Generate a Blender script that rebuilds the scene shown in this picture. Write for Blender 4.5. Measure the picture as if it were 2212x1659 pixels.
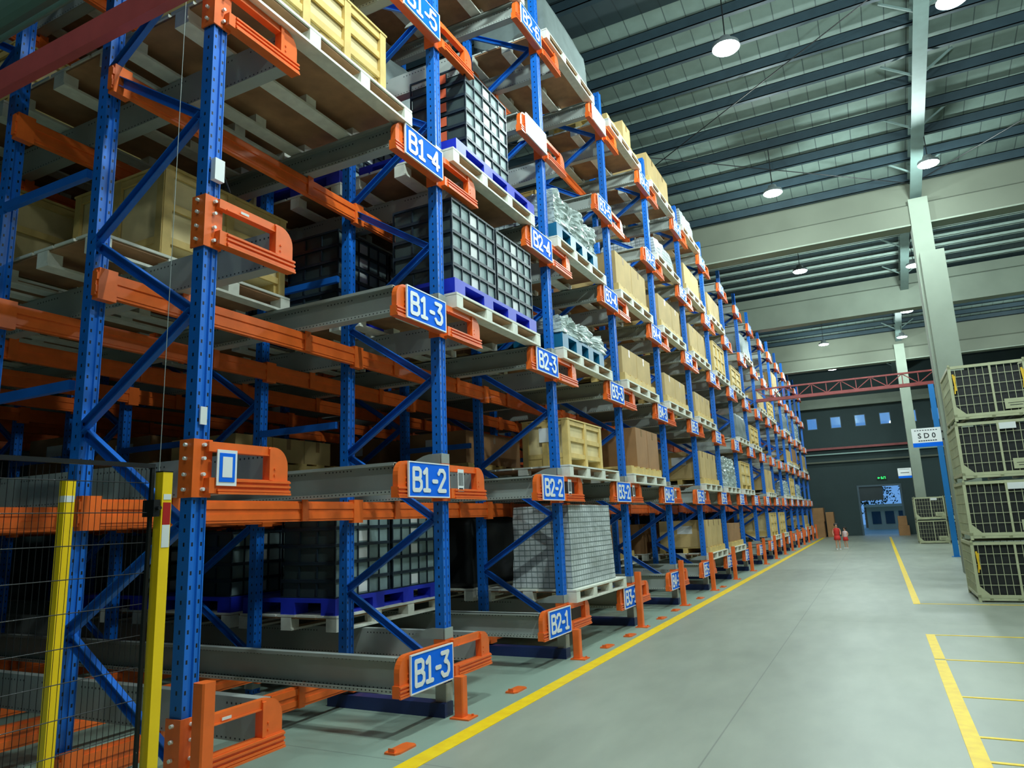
import bpy, bmesh, math, random
from mathutils import Vector, Matrix
random.seed(7)
for o in list(bpy.data.objects): bpy.data.objects.remove(o)
COL = bpy.context.scene.collection
sc = bpy.context.scene

# ------------------------------------------------------------------ camera
R2 = Vector((0.88973956, 0.45486366, -0.03824366))
U2 = Vector((0.12057094, -0.15338219, 0.98078364))
FW = Vector((-0.44025694, 0.87725308, 0.19131354))
cd = bpy.data.cameras.new('camera'); cam = bpy.data.objects.new('camera', cd); COL.objects.link(cam)
cd.sensor_width = 36; cd.lens = 24.854; cd.clip_end = 200; cd.clip_start = .05
M = Matrix((R2, U2, -FW)).transposed().to_4x4(); M.translation = Vector((2.63982, 0, 1.21224)); cam.matrix_world = M
sc.camera = cam
sc.view_settings.view_transform = 'Standard'
sc.view_settings.look = 'None'
sc.view_settings.gamma = 1
sc.view_settings.use_curve_mapping = False
sc.view_settings.exposure = 0.75

# ------------------------------------------------------------------ world: dusk sky
w = bpy.data.worlds.new('dusk_sky'); sc.world = w; w.use_nodes = True
wb = w.node_tree.nodes['Background']; wb.inputs[0].default_value = (.12, .31, .66, 1); wb.inputs[1].default_value = .62

# ------------------------------------------------------------------ lamps of the hall (positions used by the lamp builder)
LAMP_Z = 7.0
LAMPS = [(1.62, 8.45), (1.6, 13.15), (1.62, 18.1), (1.6, 27.0), (4.12, 8.9), (4.12, 13.4), (4.12, 19.25), (4.12, 23.85), (4.08, 27.5),
         (1.6, 2.6), (1.6, -2.2), (4.12, 3.2), (1.6, 22.6), (1.6, 32.2), (7.6, 6.5), (7.6, 16.5), (4.1, -2.2), (7.6, 26)]
LAMP_W = 150.0

# ------------------------------------------------------------------ materials
def lin(c):
    return tuple(((v/255)/12.92 if v/255 <= .04045 else ((v/255+.055)/1.055)**2.4) for v in c)
MATS = {}
def mat(name, rgb, rough=.5, metal=0, noise=0., nscale=6., emit=None, es=0, spec=.5, bump=0., bscale=40., coat=0, alpha=1, trans=0):
    if name in MATS: return MATS[name]
    m = bpy.data.materials.new(name); m.use_nodes = True; nt = m.node_tree; b = nt.nodes['Principled BSDF']
    c = lin(rgb) + (1,)
    b.inputs['Base Color'].default_value = c; b.inputs['Roughness'].default_value = rough; b.inputs['Metallic'].default_value = metal
    b.inputs['Specular IOR Level'].default_value = spec; b.inputs['Coat Weight'].default_value = coat
    b.inputs['Alpha'].default_value = alpha; b.inputs['Transmission Weight'].default_value = trans
    if noise > 0 or bump > 0:
        tc = nt.nodes.new('ShaderNodeTexCoord')
    if noise > 0:
        n = nt.nodes.new('ShaderNodeTexNoise'); n.inputs['Scale'].default_value = nscale; n.inputs['Detail'].default_value = 5
        nt.links.new(tc.outputs['Object'], n.inputs['Vector'])
        mx = nt.nodes.new('ShaderNodeMix'); mx.data_type = 'RGBA'
        mr = nt.nodes.new('ShaderNodeMapRange'); mr.inputs['From Min'].default_value = .3; mr.inputs['From Max'].default_value = .7
        nt.links.new(n.outputs['Fac'], mr.inputs['Value']); nt.links.new(mr.outputs['Result'], mx.inputs['Factor'])
        mx.inputs['A'].default_value = tuple(v*(1-noise) for v in c[:3]) + (1,)
        mx.inputs['B'].default_value = tuple(min(1, v*(1+noise)) for v in c[:3]) + (1,)
        nt.links.new(mx.outputs['Result'], b.inputs['Base Color'])
    if bump > 0:
        n2 = nt.nodes.new('ShaderNodeTexNoise'); n2.inputs['Scale'].default_value = bscale; n2.inputs['Detail'].default_value = 4
        nt.links.new(tc.outputs['Object'], n2.inputs['Vector'])
        bp = nt.nodes.new('ShaderNodeBump'); bp.inputs['Strength'].default_value = bump; bp.inputs['Distance'].default_value = .02
        nt.links.new(n2.outputs['Fac'], bp.inputs['Height']); nt.links.new(bp.outputs['Normal'], b.inputs['Normal'])
    if emit:
        b.inputs['Emission Color'].default_value = lin(emit) + (1,); b.inputs['Emission Strength'].default_value = es
    MATS[name] = m
    return m

def N(nt, t, **k):
    n = nt.nodes.new(t)
    for a, v in k.items(): setattr(n, a, v)
    return n
def mth(nt, op, a, b=None, c=None):
    n = nt.nodes.new('ShaderNodeMath'); n.operation = op
    for i, v in enumerate((a, b, c)):
        if v is None: continue
        if isinstance(v, (int, float)): n.inputs[i].default_value = v
        else: nt.links.new(v, n.inputs[i])
    return n.outputs[0]

def perforated(name, rgb, rough, metal, mode, pitch, hole, dark=(8, 14, 26)):
    """steel with rows of punched holes; mode 'upright' (columns run along z) or 'rail' (rows run along x)"""
    m = bpy.data.materials.new(name); m.use_nodes = True; nt = m.node_tree; b = nt.nodes['Principled BSDF']
    b.inputs['Roughness'].default_value = rough; b.inputs['Metallic'].default_value = metal
    tc = N(nt, 'ShaderNodeTexCoord'); sp = N(nt, 'ShaderNodeSeparateXYZ'); nt.links.new(tc.outputs['Object'], sp.inputs[0])
    sn = N(nt, 'ShaderNodeSeparateXYZ'); nt.links.new(tc.outputs['Normal'], sn.inputs[0])
    X, Y, Z = sp.outputs
    if mode == 'upright':
        fr = mth(nt, 'FRACT', mth(nt, 'DIVIDE', Z, pitch)); row = mth(nt, 'LESS_THAN', mth(nt, 'ABSOLUTE', mth(nt, 'SUBTRACT', fr, .5)), hole/pitch)
        cA = mth(nt, 'LESS_THAN', mth(nt, 'ABSOLUTE', mth(nt, 'SUBTRACT', mth(nt, 'ABSOLUTE', Y), .023)), .0045)
        cB = mth(nt, 'LESS_THAN', mth(nt, 'ABSOLUTE', mth(nt, 'SUBTRACT', mth(nt, 'ABSOLUTE', X), .035)), .005)
        nx = mth(nt, 'GREATER_THAN', mth(nt, 'ABSOLUTE', sn.outputs[0]), .7); ny = mth(nt, 'GREATER_THAN', mth(nt, 'ABSOLUTE', sn.outputs[1]), .7)
        hm = mth(nt, 'MULTIPLY', row, mth(nt, 'ADD', mth(nt, 'MULTIPLY', cA, nx), mth(nt, 'MULTIPLY', cB, ny)))
    else:
        fr = mth(nt, 'FRACT', mth(nt, 'DIVIDE', X, pitch)); row = mth(nt, 'LESS_THAN', mth(nt, 'ABSOLUTE', mth(nt, 'SUBTRACT', fr, .5)), hole/pitch)
        grp = mth(nt, 'GREATER_THAN', mth(nt, 'FRACT', mth(nt, 'DIVIDE', X, .37)), .35)
        cz = mth(nt, 'LESS_THAN', mth(nt, 'ABSOLUTE', mth(nt, 'SUBTRACT', Z, .07)), .005)
        cz2 = mth(nt, 'LESS_THAN', mth(nt, 'ABSOLUTE', mth(nt, 'ADD', Z, .083)), .004)
        hm = mth(nt, 'ADD', mth(nt, 'MULTIPLY', mth(nt, 'MULTIPLY', row, cz), grp), mth(nt, 'MULTIPLY', row, cz2))
    no = N(nt, 'ShaderNodeTexNoise'); no.inputs['Scale'].default_value = 3; no.inputs['Detail'].default_value = 6
    nt.links.new(tc.outputs['Object'], no.inputs['Vector'])
    c = lin(rgb)
    m1 = N(nt, 'ShaderNodeMix', data_type='RGBA'); nt.links.new(no.outputs['Fac'], m1.inputs['Factor'])
    m1.inputs['A'].default_value = tuple(v*.8 for v in c)+(1,); m1.inputs['B'].default_value = tuple(min(1, v*1.2) for v in c)+(1,)
    m2 = N(nt, 'ShaderNodeMix', data_type='RGBA'); nt.links.new(hm, m2.inputs['Factor']); nt.links.new(m1.outputs['Result'], m2.inputs['A'])
    m2.inputs['B'].default_value = lin(dark)+(1,)
    nt.links.new(m2.outputs['Result'], b.inputs['Base Color'])
    MATS[name] = m
    return m

def stripes(name, c1, c2, axis, pitch, duty, rough=.6, metal=0., noise=.1, axis2=None, pitch2=1, duty2=.1, bump=0):
    """c2 lines on c1"""
    m = bpy.data.materials.new(name); m.use_nodes = True; nt = m.node_tree; b = nt.nodes['Principled BSDF']
    b.inputs['Roughness'].default_value = rough; b.inputs['Metallic'].default_value = metal
    tc = N(nt, 'ShaderNodeTexCoord'); sp = N(nt, 'ShaderNodeSeparateXYZ'); nt.links.new(tc.outputs['Object'], sp.inputs[0])
    f = mth(nt, 'LESS_THAN', mth(nt, 'FRACT', mth(nt, 'DIVIDE', sp.outputs[axis], pitch)), duty)
    if axis2 is not None:
        src = mth(nt, 'ADD', sp.outputs[0], sp.outputs[1]) if axis2 == 3 else sp.outputs[axis2]
        f = mth(nt, 'MAXIMUM', f, mth(nt, 'LESS_THAN', mth(nt, 'FRACT', mth(nt, 'DIVIDE', src, pitch2)), duty2))
    no = N(nt, 'ShaderNodeTexNoise'); no.inputs['Scale'].default_value = 4; no.inputs['Detail'].default_value = 5
    nt.links.new(tc.outputs['Object'], no.inputs['Vector'])
    ca, cb = lin(c1), lin(c2)
    m1 = N(nt, 'ShaderNodeMix', data_type='RGBA'); nt.links.new(no.outputs['Fac'], m1.inputs['Factor'])
    m1.inputs['A'].default_value = tuple(v*(1-noise) for v in ca)+(1,); m1.inputs['B'].default_value = tuple(min(1, v*(1+noise)) for v in ca)+(1,)
    m2 = N(nt, 'ShaderNodeMix', data_type='RGBA'); nt.links.new(f, m2.inputs['Factor']); nt.links.new(m1.outputs['Result'], m2.inputs['A'])
    m2.inputs['B'].default_value = cb+(1,)
    nt.links.new(m2.outputs['Result'], b.inputs['Base Color'])
    if bump:
        bp = N(nt, 'ShaderNodeBump'); bp.inputs['Strength'].default_value = bump; bp.inputs['Distance'].default_value = .01
        nt.links.new(f, bp.inputs['Height']); nt.links.new(bp.outputs['Normal'], b.inputs['Normal'])
    MATS[name] = m
    return m

ORANGE = mat('orange_paint', (238, 108, 38), .38, noise=.12, nscale=8)
BLUEP = perforated('blue_perforated_steel', (16, 108, 208), .42, .0, 'upright', .06, .0085)
BLUE = mat('blue_paint', (20, 100, 196), .4, noise=.12)
NAVY = mat('navy_paint', (14, 40, 92), .5, noise=.15)
GALV = perforated('galvanised_rail_steel', (164, 172, 166), .45, .1, 'rail', .03, .0045, (40, 46, 46))
GALVP = mat('galvanised_plate', (165, 175, 170), .42, .3, noise=.12)
PALW = mat('pale_pallet_wood', (226, 228, 214), .6, noise=.1, nscale=14)
PALB = mat('brown_plywood', (158, 118, 82), .7, noise=.22, nscale=7)
CRATE = mat('crate_wood', (214, 184, 112), .6, noise=.12, nscale=10)
CRATEP = mat('crate_panel_wood', (222, 202, 148), .6, noise=.12, nscale=5)
CART = mat('carton_board', (196, 168, 112), .75, noise=.08, nscale=5)
CARTB = mat('brown_carton_board', (160, 118, 76), .75, noise=.1, nscale=5)
TAPE = mat('packing_tape', (148, 116, 72), .3)
PAPER = mat('white_paper', (222, 226, 224), .6)
BINP = mat('grey_green_bin_panel', (128, 150, 150), .45, noise=.14, nscale=9)
BINR = mat('dark_bin_rib', (32, 46, 56), .45)
BLUEPL = mat('royal_blue_plastic', (34, 52, 196), .4, noise=.08)
TEAL = mat('teal_plastic', (22, 104, 140), .4, noise=.08)
FILM = mat('clear_stretch_film', (176, 190, 186), .18, noise=.3, nscale=9, bump=1.0, bscale=9, coat=.5)
MESHW = stripes('netted_film', (190, 202, 198), (110, 124, 122), 2, .05, .2, .35, noise=.8, axis2=3, pitch2=.06, duty2=.12, bump=.25)
COVER = mat('grey_cover_sheet', (112, 124, 122), .5, noise=.12, bump=.5, bscale=5)
SIGNB = mat('sign_blue', (0, 108, 240), .7, spec=.15)
WHITE = mat('white_paint', (236, 240, 240), .45)
YEL = mat('yellow_paint', (252, 208, 8), .45, noise=.06)
YELF = mat('yellow_floor_paint', (255, 210, 8), .5, noise=.12, nscale=12)
BLACK = mat('black_steel', (22, 24, 26), .45, metal=.3)
RED = mat('red_reflector', (176, 26, 20), .4)
REDB = mat('dull_red_paint', (140, 60, 58), .5, noise=.15)
PIPE = mat('grey_green_pipe', (120, 150, 142), .35, metal=.2)
CONC = mat('pale_green_concrete', (134, 145, 130), .75, noise=.1, nscale=1.2)
CONCD = mat('beam_concrete', (100, 106, 92), .8, noise=.1, nscale=.8)
PURL = mat('purlin_steel', (38, 56, 64), .5, metal=.2, noise=.1)
PURLL = mat('pale_purlin_steel', (150, 170, 160), .5, noise=.1)
RAFT = mat('rafter_steel', (100, 120, 116), .5, noise=.1)
ROOFL = stripes('ribbed_roof_sheet', (112, 130, 122), (70, 84, 82), 0, .3, .05, .6, noise=.25)
ROOFD = stripes('dark_roof_sheet', (44, 60, 64), (30, 44, 48), 0, .3, .06, .6, noise=.2)
WALLD = mat('dark_wall_sheet', (48, 66, 66), .8, noise=.12, nscale=.5)
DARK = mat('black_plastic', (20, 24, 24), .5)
CAGE = mat('cream_cage_steel', (178, 182, 146), .45, noise=.1)
BLUEPOST = mat('bright_blue_paint', (10, 120, 196), .4)
LAMPM = mat('lamp_lens', (255, 255, 255), .5, emit=(235, 250, 255), es=28)
LAMPH = mat('lamp_housing', (120, 130, 130), .4, metal=.5)
INK = mat('black_ink', (20, 24, 30), .6)
GLASS = mat('window_glass', (220, 235, 245), .02, trans=1)
SKIN = mat('skin', (212, 160, 130), .5); HAIR = mat('dark_hair', (38, 30, 26), .6)
REDC = mat('red_cloth', (206, 40, 34), .7); PINK = mat('pale_cloth', (224, 196, 196), .7)
LEAF = mat('dark_leaves', (30, 62, 48), .8, noise=.3, nscale=5)
GREENL = mat('green_exit_light', (10, 220, 80), .5, emit=(20, 255, 90), es=2.5)
STRAP = mat('yellow_strap', (226, 184, 30), .5)
ORLAB = mat('orange_card', (206, 92, 56), .6)

def floor_mat():
    m = bpy.data.materials.new('polished_concrete_floor'); m.use_nodes = True; nt = m.node_tree; b = nt.nodes['Principled BSDF']
    tc = N(nt, 'ShaderNodeTexCoord'); sp = N(nt, 'ShaderNodeSeparateXYZ'); nt.links.new(tc.outputs['Object'], sp.inputs[0])
    n1 = N(nt, 'ShaderNodeTexNoise'); n1.inputs['Scale'].default_value = .7; n1.inputs['Detail'].default_value = 6
    n2 = N(nt, 'ShaderNodeTexNoise'); n2.inputs['Scale'].default_value = 5; n2.inputs['Detail'].default_value = 8
    mp = N(nt, 'ShaderNodeMapping'); mp.inputs['Scale'].default_value = (1, .35, 1)
    nt.links.new(tc.outputs['Object'], mp.inputs[0]); nt.links.new(mp.outputs[0], n1.inputs['Vector']); nt.links.new(mp.outputs[0], n2.inputs['Vector'])
    s = mth(nt, 'ADD', mth(nt, 'MULTIPLY', n1.outputs['Fac'], .65), mth(nt, 'MULTIPLY', n2.outputs['Fac'], .35))
    r = N(nt, 'ShaderNodeValToRGB'); nt.links.new(s, r.inputs[0])
    r.color_ramp.elements[0].position = .32; r.color_ramp.elements[0].color = lin((134, 142, 128))+(1,)
    r.color_ramp.elements[1].position = .68; r.color_ramp.elements[1].color = lin((164, 172, 156))+(1,)
    # sealed greener strip under the racking
    side = mth(nt, 'LESS_THAN', sp.outputs[0], .33)
    mx = N(nt, 'ShaderNodeMix', data_type='RGBA'); nt.links.new(mth(nt, 'MULTIPLY', side, .6), mx.inputs['Factor'])
    nt.links.new(r.outputs[0], mx.inputs['A']); mx.inputs['B'].default_value = lin((136, 168, 154))+(1,)
    # saw-cut joints
    j1 = mth(nt, 'LESS_THAN', mth(nt, 'FRACT', mth(nt, 'DIVIDE', mth(nt, 'ADD', sp.outputs[1], 2.3), 5.6)), .0016)
    j2 = mth(nt, 'LESS_THAN', mth(nt, 'FRACT', mth(nt, 'DIVIDE', mth(nt, 'ADD', sp.outputs[0], 3.9), 5.6)), .0016)
    mj = N(nt, 'ShaderNodeMix', data_type='RGBA'); nt.links.new(mth(nt, 'MULTIPLY', mth(nt, 'MAXIMUM', j1, j2), .4), mj.inputs['Factor'])
    nt.links.new(mx.outputs['Result'], mj.inputs['A']); mj.inputs['B'].default_value = (.06, .07, .07, 1)
    nt.links.new(mj.outputs['Result'], b.inputs['Base Color'])
    rr = N(nt, 'ShaderNodeMapRange'); nt.links.new(n1.outputs['Fac'], rr.inputs['Value']); rr.inputs['To Min'].default_value = .34; rr.inputs['To Max'].default_value = .55
    nt.links.new(rr.outputs['Result'], b.inputs['Roughness'])
    return m
FLOOR = floor_mat()

# ------------------------------------------------------------------ mesh helpers
class MB:
    def __init__(s): s.v = []; s.f = []; s.mi = []; s.mats = []
    def _m(s, m):
        if m is None: return 0
        if m not in s.mats: s.mats.append(m)
        return s.mats.index(m)
    def add(s, vs, fs, m=None):
        b = len(s.v); s.v += [tuple(v) for v in vs]; k = s._m(m)
        for f in fs: s.f.append(tuple(b+i for i in f)); s.mi.append(k)
        return s
    def box(s, x0, x1, y0, y1, z0, z1, m=None):
        if x0 > x1: x0, x1 = x1, x0
        if y0 > y1: y0, y1 = y1, y0
        if z0 > z1: z0, z1 = z1, z0
        vs = [(x0, y0, z0), (x1, y0, z0), (x1, y1, z0), (x0, y1, z0), (x0, y0, z1), (x1, y0, z1), (x1, y1, z1), (x0, y1, z1)]
        return s.add(vs, [(0, 3, 2, 1), (4, 5, 6, 7), (0, 1, 5, 4), (1, 2, 6, 5), (2, 3, 7, 6), (3, 0, 4, 7)], m)
    def bar(s, a, b, w, h, up=(0, 0, 1), m=None):
        a = Vector(a); b = Vector(b); d = (b-a).normalized(); u = Vector(up)
        r = d.cross(u)
        if r.length < 1e-4: r = d.cross(Vector((1, 0, 0)))
        r.normalize(); u = r.cross(d)
        vs = []
        for p in (a, b):
            for i, j in ((-1, -1), (1, -1), (1, 1), (-1, 1)): vs.append(p + r*(w/2*i) + u*(h/2*j))
        return s.add(vs, [(0, 1, 2, 3), (7, 6, 5, 4), (0, 4, 5, 1), (1, 5, 6, 2), (2, 6, 7, 3), (3, 7, 4, 0)], m)
    def cyl(s, a, b, r0, r1=None, n=12, m=None):
        a = Vector(a); b = Vector(b); r1 = r0 if r1 is None else r1; d = (b-a).normalized()
        u = d.cross(Vector((0, 0, 1)));
        if u.length < 1e-4: u = Vector((1, 0, 0))
        u.normalize(); v = d.cross(u); vs = []
        for p, r in ((a, r0), (b, r1)):
            for i in range(n):
                t = 2*math.pi*i/n; vs.append(p + u*(r*math.cos(t)) + v*(r*math.sin(t)))
        fs = [(i, (i+1) % n, n+(i+1) % n, n+i) for i in range(n)] + [tuple(range(n-1, -1, -1)), tuple(range(n, 2*n))]
        return s.add(vs, fs, m)
    def prism(s, pts, x0, x1, m=None, plane='yz'):
        """polygon pts in a plane, extruded along the remaining axis"""
        n = len(pts)
        def mk(p, t):
            if plane == 'yz': return (t, p[0], p[1])
            if plane == 'xy': return (p[0], p[1], t)
            return (p[0], t, p[1])
        vs = [mk(p, x0) for p in pts] + [mk(p, x1) for p in pts]
        return s.add(vs, [tuple(range(n-1, -1, -1)), tuple(range(n, 2*n))] + [(i, (i+1) % n, n+(i+1) % n, n+i) for i in range(n)], m)
    def mesh(s, name, m=None):
        me = bpy.data.meshes.new(name); me.from_pydata(s.v, [], s.f)
        if m is not None and not s.mats: me.materials.append(m)
        for q in s.mats: me.materials.append(q)
        if s.mats: me.polygons.foreach_set('material_index', s.mi)
        bm = bmesh.new(); bm.from_mesh(me); bmesh.ops.recalc_face_normals(bm, faces=bm.faces); bm.to_mesh(me); bm.free()
        me.update(); return me
    def build(s, name, m=None, parent=None, loc=None):
        return put(name, s.mesh(name, m), parent, loc)
def put(name, me, parent=None, loc=None):
    o = bpy.data.objects.new(name, me); COL.objects.link(o)
    if parent is not None: o.parent = parent
    if loc is not None: o.location = loc
    return o
def tag(o, label, cat, group=None):
    o['label'] = label; o['category'] = cat
    if group: o['group'] = group
    return o
def struct(o, label=None):
    o['kind'] = 'structure'
    return o
def thing(name, loc, label, cat, group=None, rz=0):
    o = bpy.data.objects.new(name, None); COL.objects.link(o); o.location = loc; o.rotation_euler = (0, 0, rz); o.empty_display_size = .1
    return tag(o, label, cat, group)
def copy_tree(o, parent=None):
    c = o.copy(); COL.objects.link(c)
    if parent is not None: c.parent = parent
    for ch in o.children: copy_tree(ch, c)
    return c
TXT = {}
def text_mesh(s, size, m, depth=.002, bold=.0):
    key = (s, size, m.name, bold)
    if key in TXT: return TXT[key]
    cu = bpy.data.curves.new('lettering', 'FONT'); cu.body = s; cu.size = size; cu.align_x = 'CENTER'; cu.align_y = 'CENTER'
    cu.extrude = depth; cu.offset = bold; cu.resolution_u = 3
    o = bpy.data.objects.new('tmp_text', cu); COL.objects.link(o); dg = bpy.context.evaluated_depsgraph_get()
    me = bpy.data.meshes.new_from_object(o.evaluated_get(dg)); bpy.data.objects.remove(o)
    me.materials.clear(); me.materials.append(m); TXT[key] = me
    return me
GLY = {'B': [[(0, 0), (0, 1.4), (.62, 1.4), (.8, 1.25), (.8, .9), (.62, .74), (0, .74)], [(.62, .74), (.88, .55), (.88, .18), (.66, 0), (0, 0)]],
       '1': [[(.1, 1.15), (.42, 1.4), (.42, 0)], [(.1, 0), (.75, 0)]], '-': [[(.1, .62), (.55, .62)]],
       '2': [[(.02, 1.15), (.2, 1.38), (.6, 1.38), (.8, 1.18), (.8, .9), (.02, 0), (.85, 0)]],
       '3': [[(.02, 1.4), (.78, 1.4), (.4, .85), (.64, .8), (.84, .58), (.84, .22), (.64, 0), (.2, 0), (.0, .2)]],
       '4': [[(.85, .38), (0, .38), (.6, 1.4), (.6, 0)]], '5': [[(.78, 1.4), (.1, 1.4), (.04, .8), (.6, .84), (.84, .6), (.84, .24), (.62, 0), (.2, 0), (0, .18)]],
       '6': [[(.75, 1.3), (.5, 1.4), (.25, 1.38), (.03, 1.1), (.03, .2), (.22, 0), (.62, 0), (.84, .2), (.84, .6), (.62, .8), (.22, .8), (.04, .6)]],
       '7': [[(0, 1.4), (.84, 1.4), (.3, 0)]], '8': [[(.2, .75), (.05, .95), (.05, 1.22), (.22, 1.4), (.62, 1.4), (.8, 1.22), (.8, .95), (.62, .75), (.2, .75), (0, .52), (0, .2), (.2, 0), (.64, 0), (.86, .2), (.86, .52), (.62, .75)]],
       '9': [[(.1, .05), (.5, 0), (.8, .3), (.8, 1.2), (.6, 1.4), (.2, 1.4), (.02, 1.2), (.02, .85), (.2, .65), (.78, .7)]],
       '0': [[(.2, 0), (.03, .25), (.03, 1.15), (.22, 1.4), (.62, 1.4), (.82, 1.15), (.82, .25), (.62, 0), (.2, 0)]]}
def stroke_mesh(s, width, height, m):
    """lettering in the yz plane facing +x, centred"""
    if (s, width) in TXT: return TXT[(s, width)]
    adv = {'-': .75}; tot = sum(adv.get(c, 1.12) for c in s)-.2; sx = width/tot; sy = height/1.4; b = MB(); u = -tot/2; th = .027; q = 0
    for c in s:
        for pl in GLY[c]:
            pts = [((u+p[0])*sx, (p[1]-.7)*sy) for p in pl]
            for (a0, a1), (b0, b1) in zip(pts, pts[1:]):
                q += 1; b.bar((.001+q*.00006, a0, a1), (.001+q*.00006, b0, b1), th, .002, up=(1, 0, 0))
            for a0, a1 in pts:
                q += 1; b.cyl((.0002, a0, a1), (.002+q*.00006, a0, a1), th/2, n=8)
        u += adv.get(c, 1.12)
    TXT[(s, width)] = b.mesh('lettering', m)
    return TXT[(s, width)]
ORD = ['first', 'second', 'third', 'fourth', 'fifth', 'sixth', 'seventh', 'eighth', 'ninth', 'tenth', 'eleventh', 'twelfth', 'thirteenth', 'fourteenth', 'fifteenth', 'sixteenth', 'seventeenth', 'eighteenth']
LV = ['floor level', 'second level', 'third level', 'fourth level', 'fifth level', 'top level']
NR = 17                                  # uprights along the aisle
Y0, P = 2.135, 2.0
ZC = [.352, 1.504, 2.658, 3.82, 4.979, 6.192]
YI = lambda i: Y0 + P*i

# ------------------------------------------------------------------ the hall
XL, XR, YB, YF = -10.6, 13.0, -5.0, 36.4
struct(MB().box(XL, XR, YB, 60, -.2, 0).build('floor', FLOOR))
struct(MB().box(XL-.2, XL, YB, YF, 0, 10).build('wall_left', WALLD))
struct(MB().box(XR, XR+.2, YB, YF, 0, 10).build('wall_right', WALLD))
struct(MB().box(XL-.2, XR+.2, YB-.2, YB, 0, 10).build('wall_near', WALLD))
# far wall with a row of square windows and one big doorway
wins = [(.06+1.035*k, .52+1.035*k) for k in (-3, -2, -1, 0, 1, 2, 3, 4, 5, 6, 7)]
fw = MB()
fw.box(XL, 1.9, YF, YF+.2, 0, 4.95).box(3.62, XR, YF, YF+.2, 0, 4.95).box(1.9, 3.62, YF, YF+.2, 2.2, 4.95)
fw.box(XL, XR, YF, YF+.2, 5.5, 10)
e = XL
for a, b in wins: fw.box(e, a, YF, YF+.2, 4.95, 5.5); e = b
fw.box(e, XR, YF, YF+.2, 4.95, 5.5)
struct(fw.build('wall_far', WALLD))
WFR = mat('window_frame_paint', (60, 84, 96), .5)
for k, (a, b) in enumerate(wins):
    o = struct(MB().box(a, b, YF+.02, YF+.05, 4.95, 4.98).box(a, b, YF+.02, YF+.05, 5.47, 5.5).box(a, a+.03, YF+.02, YF+.05, 4.98, 5.47).box(b-.03, b, YF+.02, YF+.05, 4.98, 5.47).build('window_%d' % (k+1), WFR))
    MB().box(a+.03, b-.03, YF+.03, YF+.036, 4.98, 5.47).build('pane', GLASS, o)
d = struct(MB().box(1.86, 1.94, YF-.03, YF+.03, 0, 2.24).box(3.58, 3.66, YF-.03, YF+.03, 0, 2.24).box(1.94, 3.58, YF-.03, YF+.03, 2.16, 2.24).build('door_1', WFR))
MB().box(1.94, 2.9, YF+.04, YF+.08, 1.55, 2.16).build('roller_shutter', mat('shutter_grey', (36, 52, 56), .6), d)

# roofs: three sloping sheets between the concrete beams
def roof(name, ya, yb, z0, s, m, x0=XL, x1=XR, t=.05):
    """underside height z0 at yb, rising by s per metre towards ya"""
    za = z0 + s*(yb-ya)
    vs = [(x0, ya, za), (x1, ya, za), (x1, yb, z0), (x0, yb, z0)]; vs += [(a, b, c+t) for a, b, c in vs]
    return struct(MB().add(vs, [(0, 3, 2, 1), (4, 5, 6, 7), (0, 1, 5, 4), (1, 2, 6, 5), (2, 3, 7, 6), (3, 0, 4, 7)]).build(name, m))
S = .2
B1, B2, B3 = 15.3, 22.05, 28.8
roof('ceiling', 9.6, B1+.3, 7.62, S, ROOFL)
roof('ceiling', YB, 9.6, 8.82, -.08, ROOFD)
roof('ceiling', B1+.3, B2+.3, 7.62, S, ROOFD)
roof('ceiling', B2+.3, B3+.3, 7.62, S, ROOFL)
roof('ceiling', B3+.3, YF+.2, 7.62, S, ROOFD)
for k, y in enumerate((B1+.32, B2+.32, B3+.32)):
    struct(MB().box(XL, XR, y, y+.06, 7.6, 9.4).build('trim_%d' % (k+1), WALLD))
def purlin(y, zb, m, h=.13, wd=.07):
    # C section: web plus two flanges
    return struct(MB().box(XL, XR, y, y+.012, zb, zb+h).box(XL, XR, y, y+wd, zb, zb+.012).box(XL, XR, y, y+wd, zb+h-.012, zb+h).build('roof_purlin', m))
for y in (15.1, 14.4, 13.75, 13.08, 12.4, 11.72, 11.1, 10.45, 9.85): purlin(y, 7.43+S*(B1-y), PURL, .18, .08)
for y in (8.6, 7.0, 5.4, 3.8, 2.2): purlin(y, 8.72-.08*(9.6-y)-.1, PURL, .17, .1)
for y in (19.6, 20.05, 20.5, 20.95, 21.45, 18.7, 17.6): purlin(y, 7.47+S*(B2-y), PURLL, .09, .06)
for y in (26.0, 26.65, 27.3, 27.95, 28.55, 25.2, 24.4): purlin(y, 7.45+S*(B3-y), PURL, .16, .1)
for y in (31, 32.5, 34): purlin(y, 7.45+S*(YF-y)-.02, PURL, .12)
def rafter(x, ya, za, yb, zb):
    m = MB()
    for dz, wd, h in ((-.17, .2, .014), (.17, .2, .014)): m.bar((x, ya, za+dz), (x, yb, zb+dz), wd, h)
    m.bar((x, ya, za), (x, yb, zb), .012, .34)
    for t in (.2, .42, .64, .86):
        y = ya+(yb-ya)*t; z = za+(zb-za)*t
        for sx in (-1, 1): m.bar((x, y, z-.14), (x+sx*.5, y, z+.2), .03, .03)
    return struct(m.build('roof_rafter', RAFT))
for x in (4.02, -4.4, 11.0):
    rafter(x, 9.5, 8.47, B1, 7.31); rafter(x, B1+.4, 8.65, B2, 7.31); rafter(x, B2+.4, 8.65, B3, 7.31); rafter(x, B3+.4, 8.78, YF, 7.31)
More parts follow.
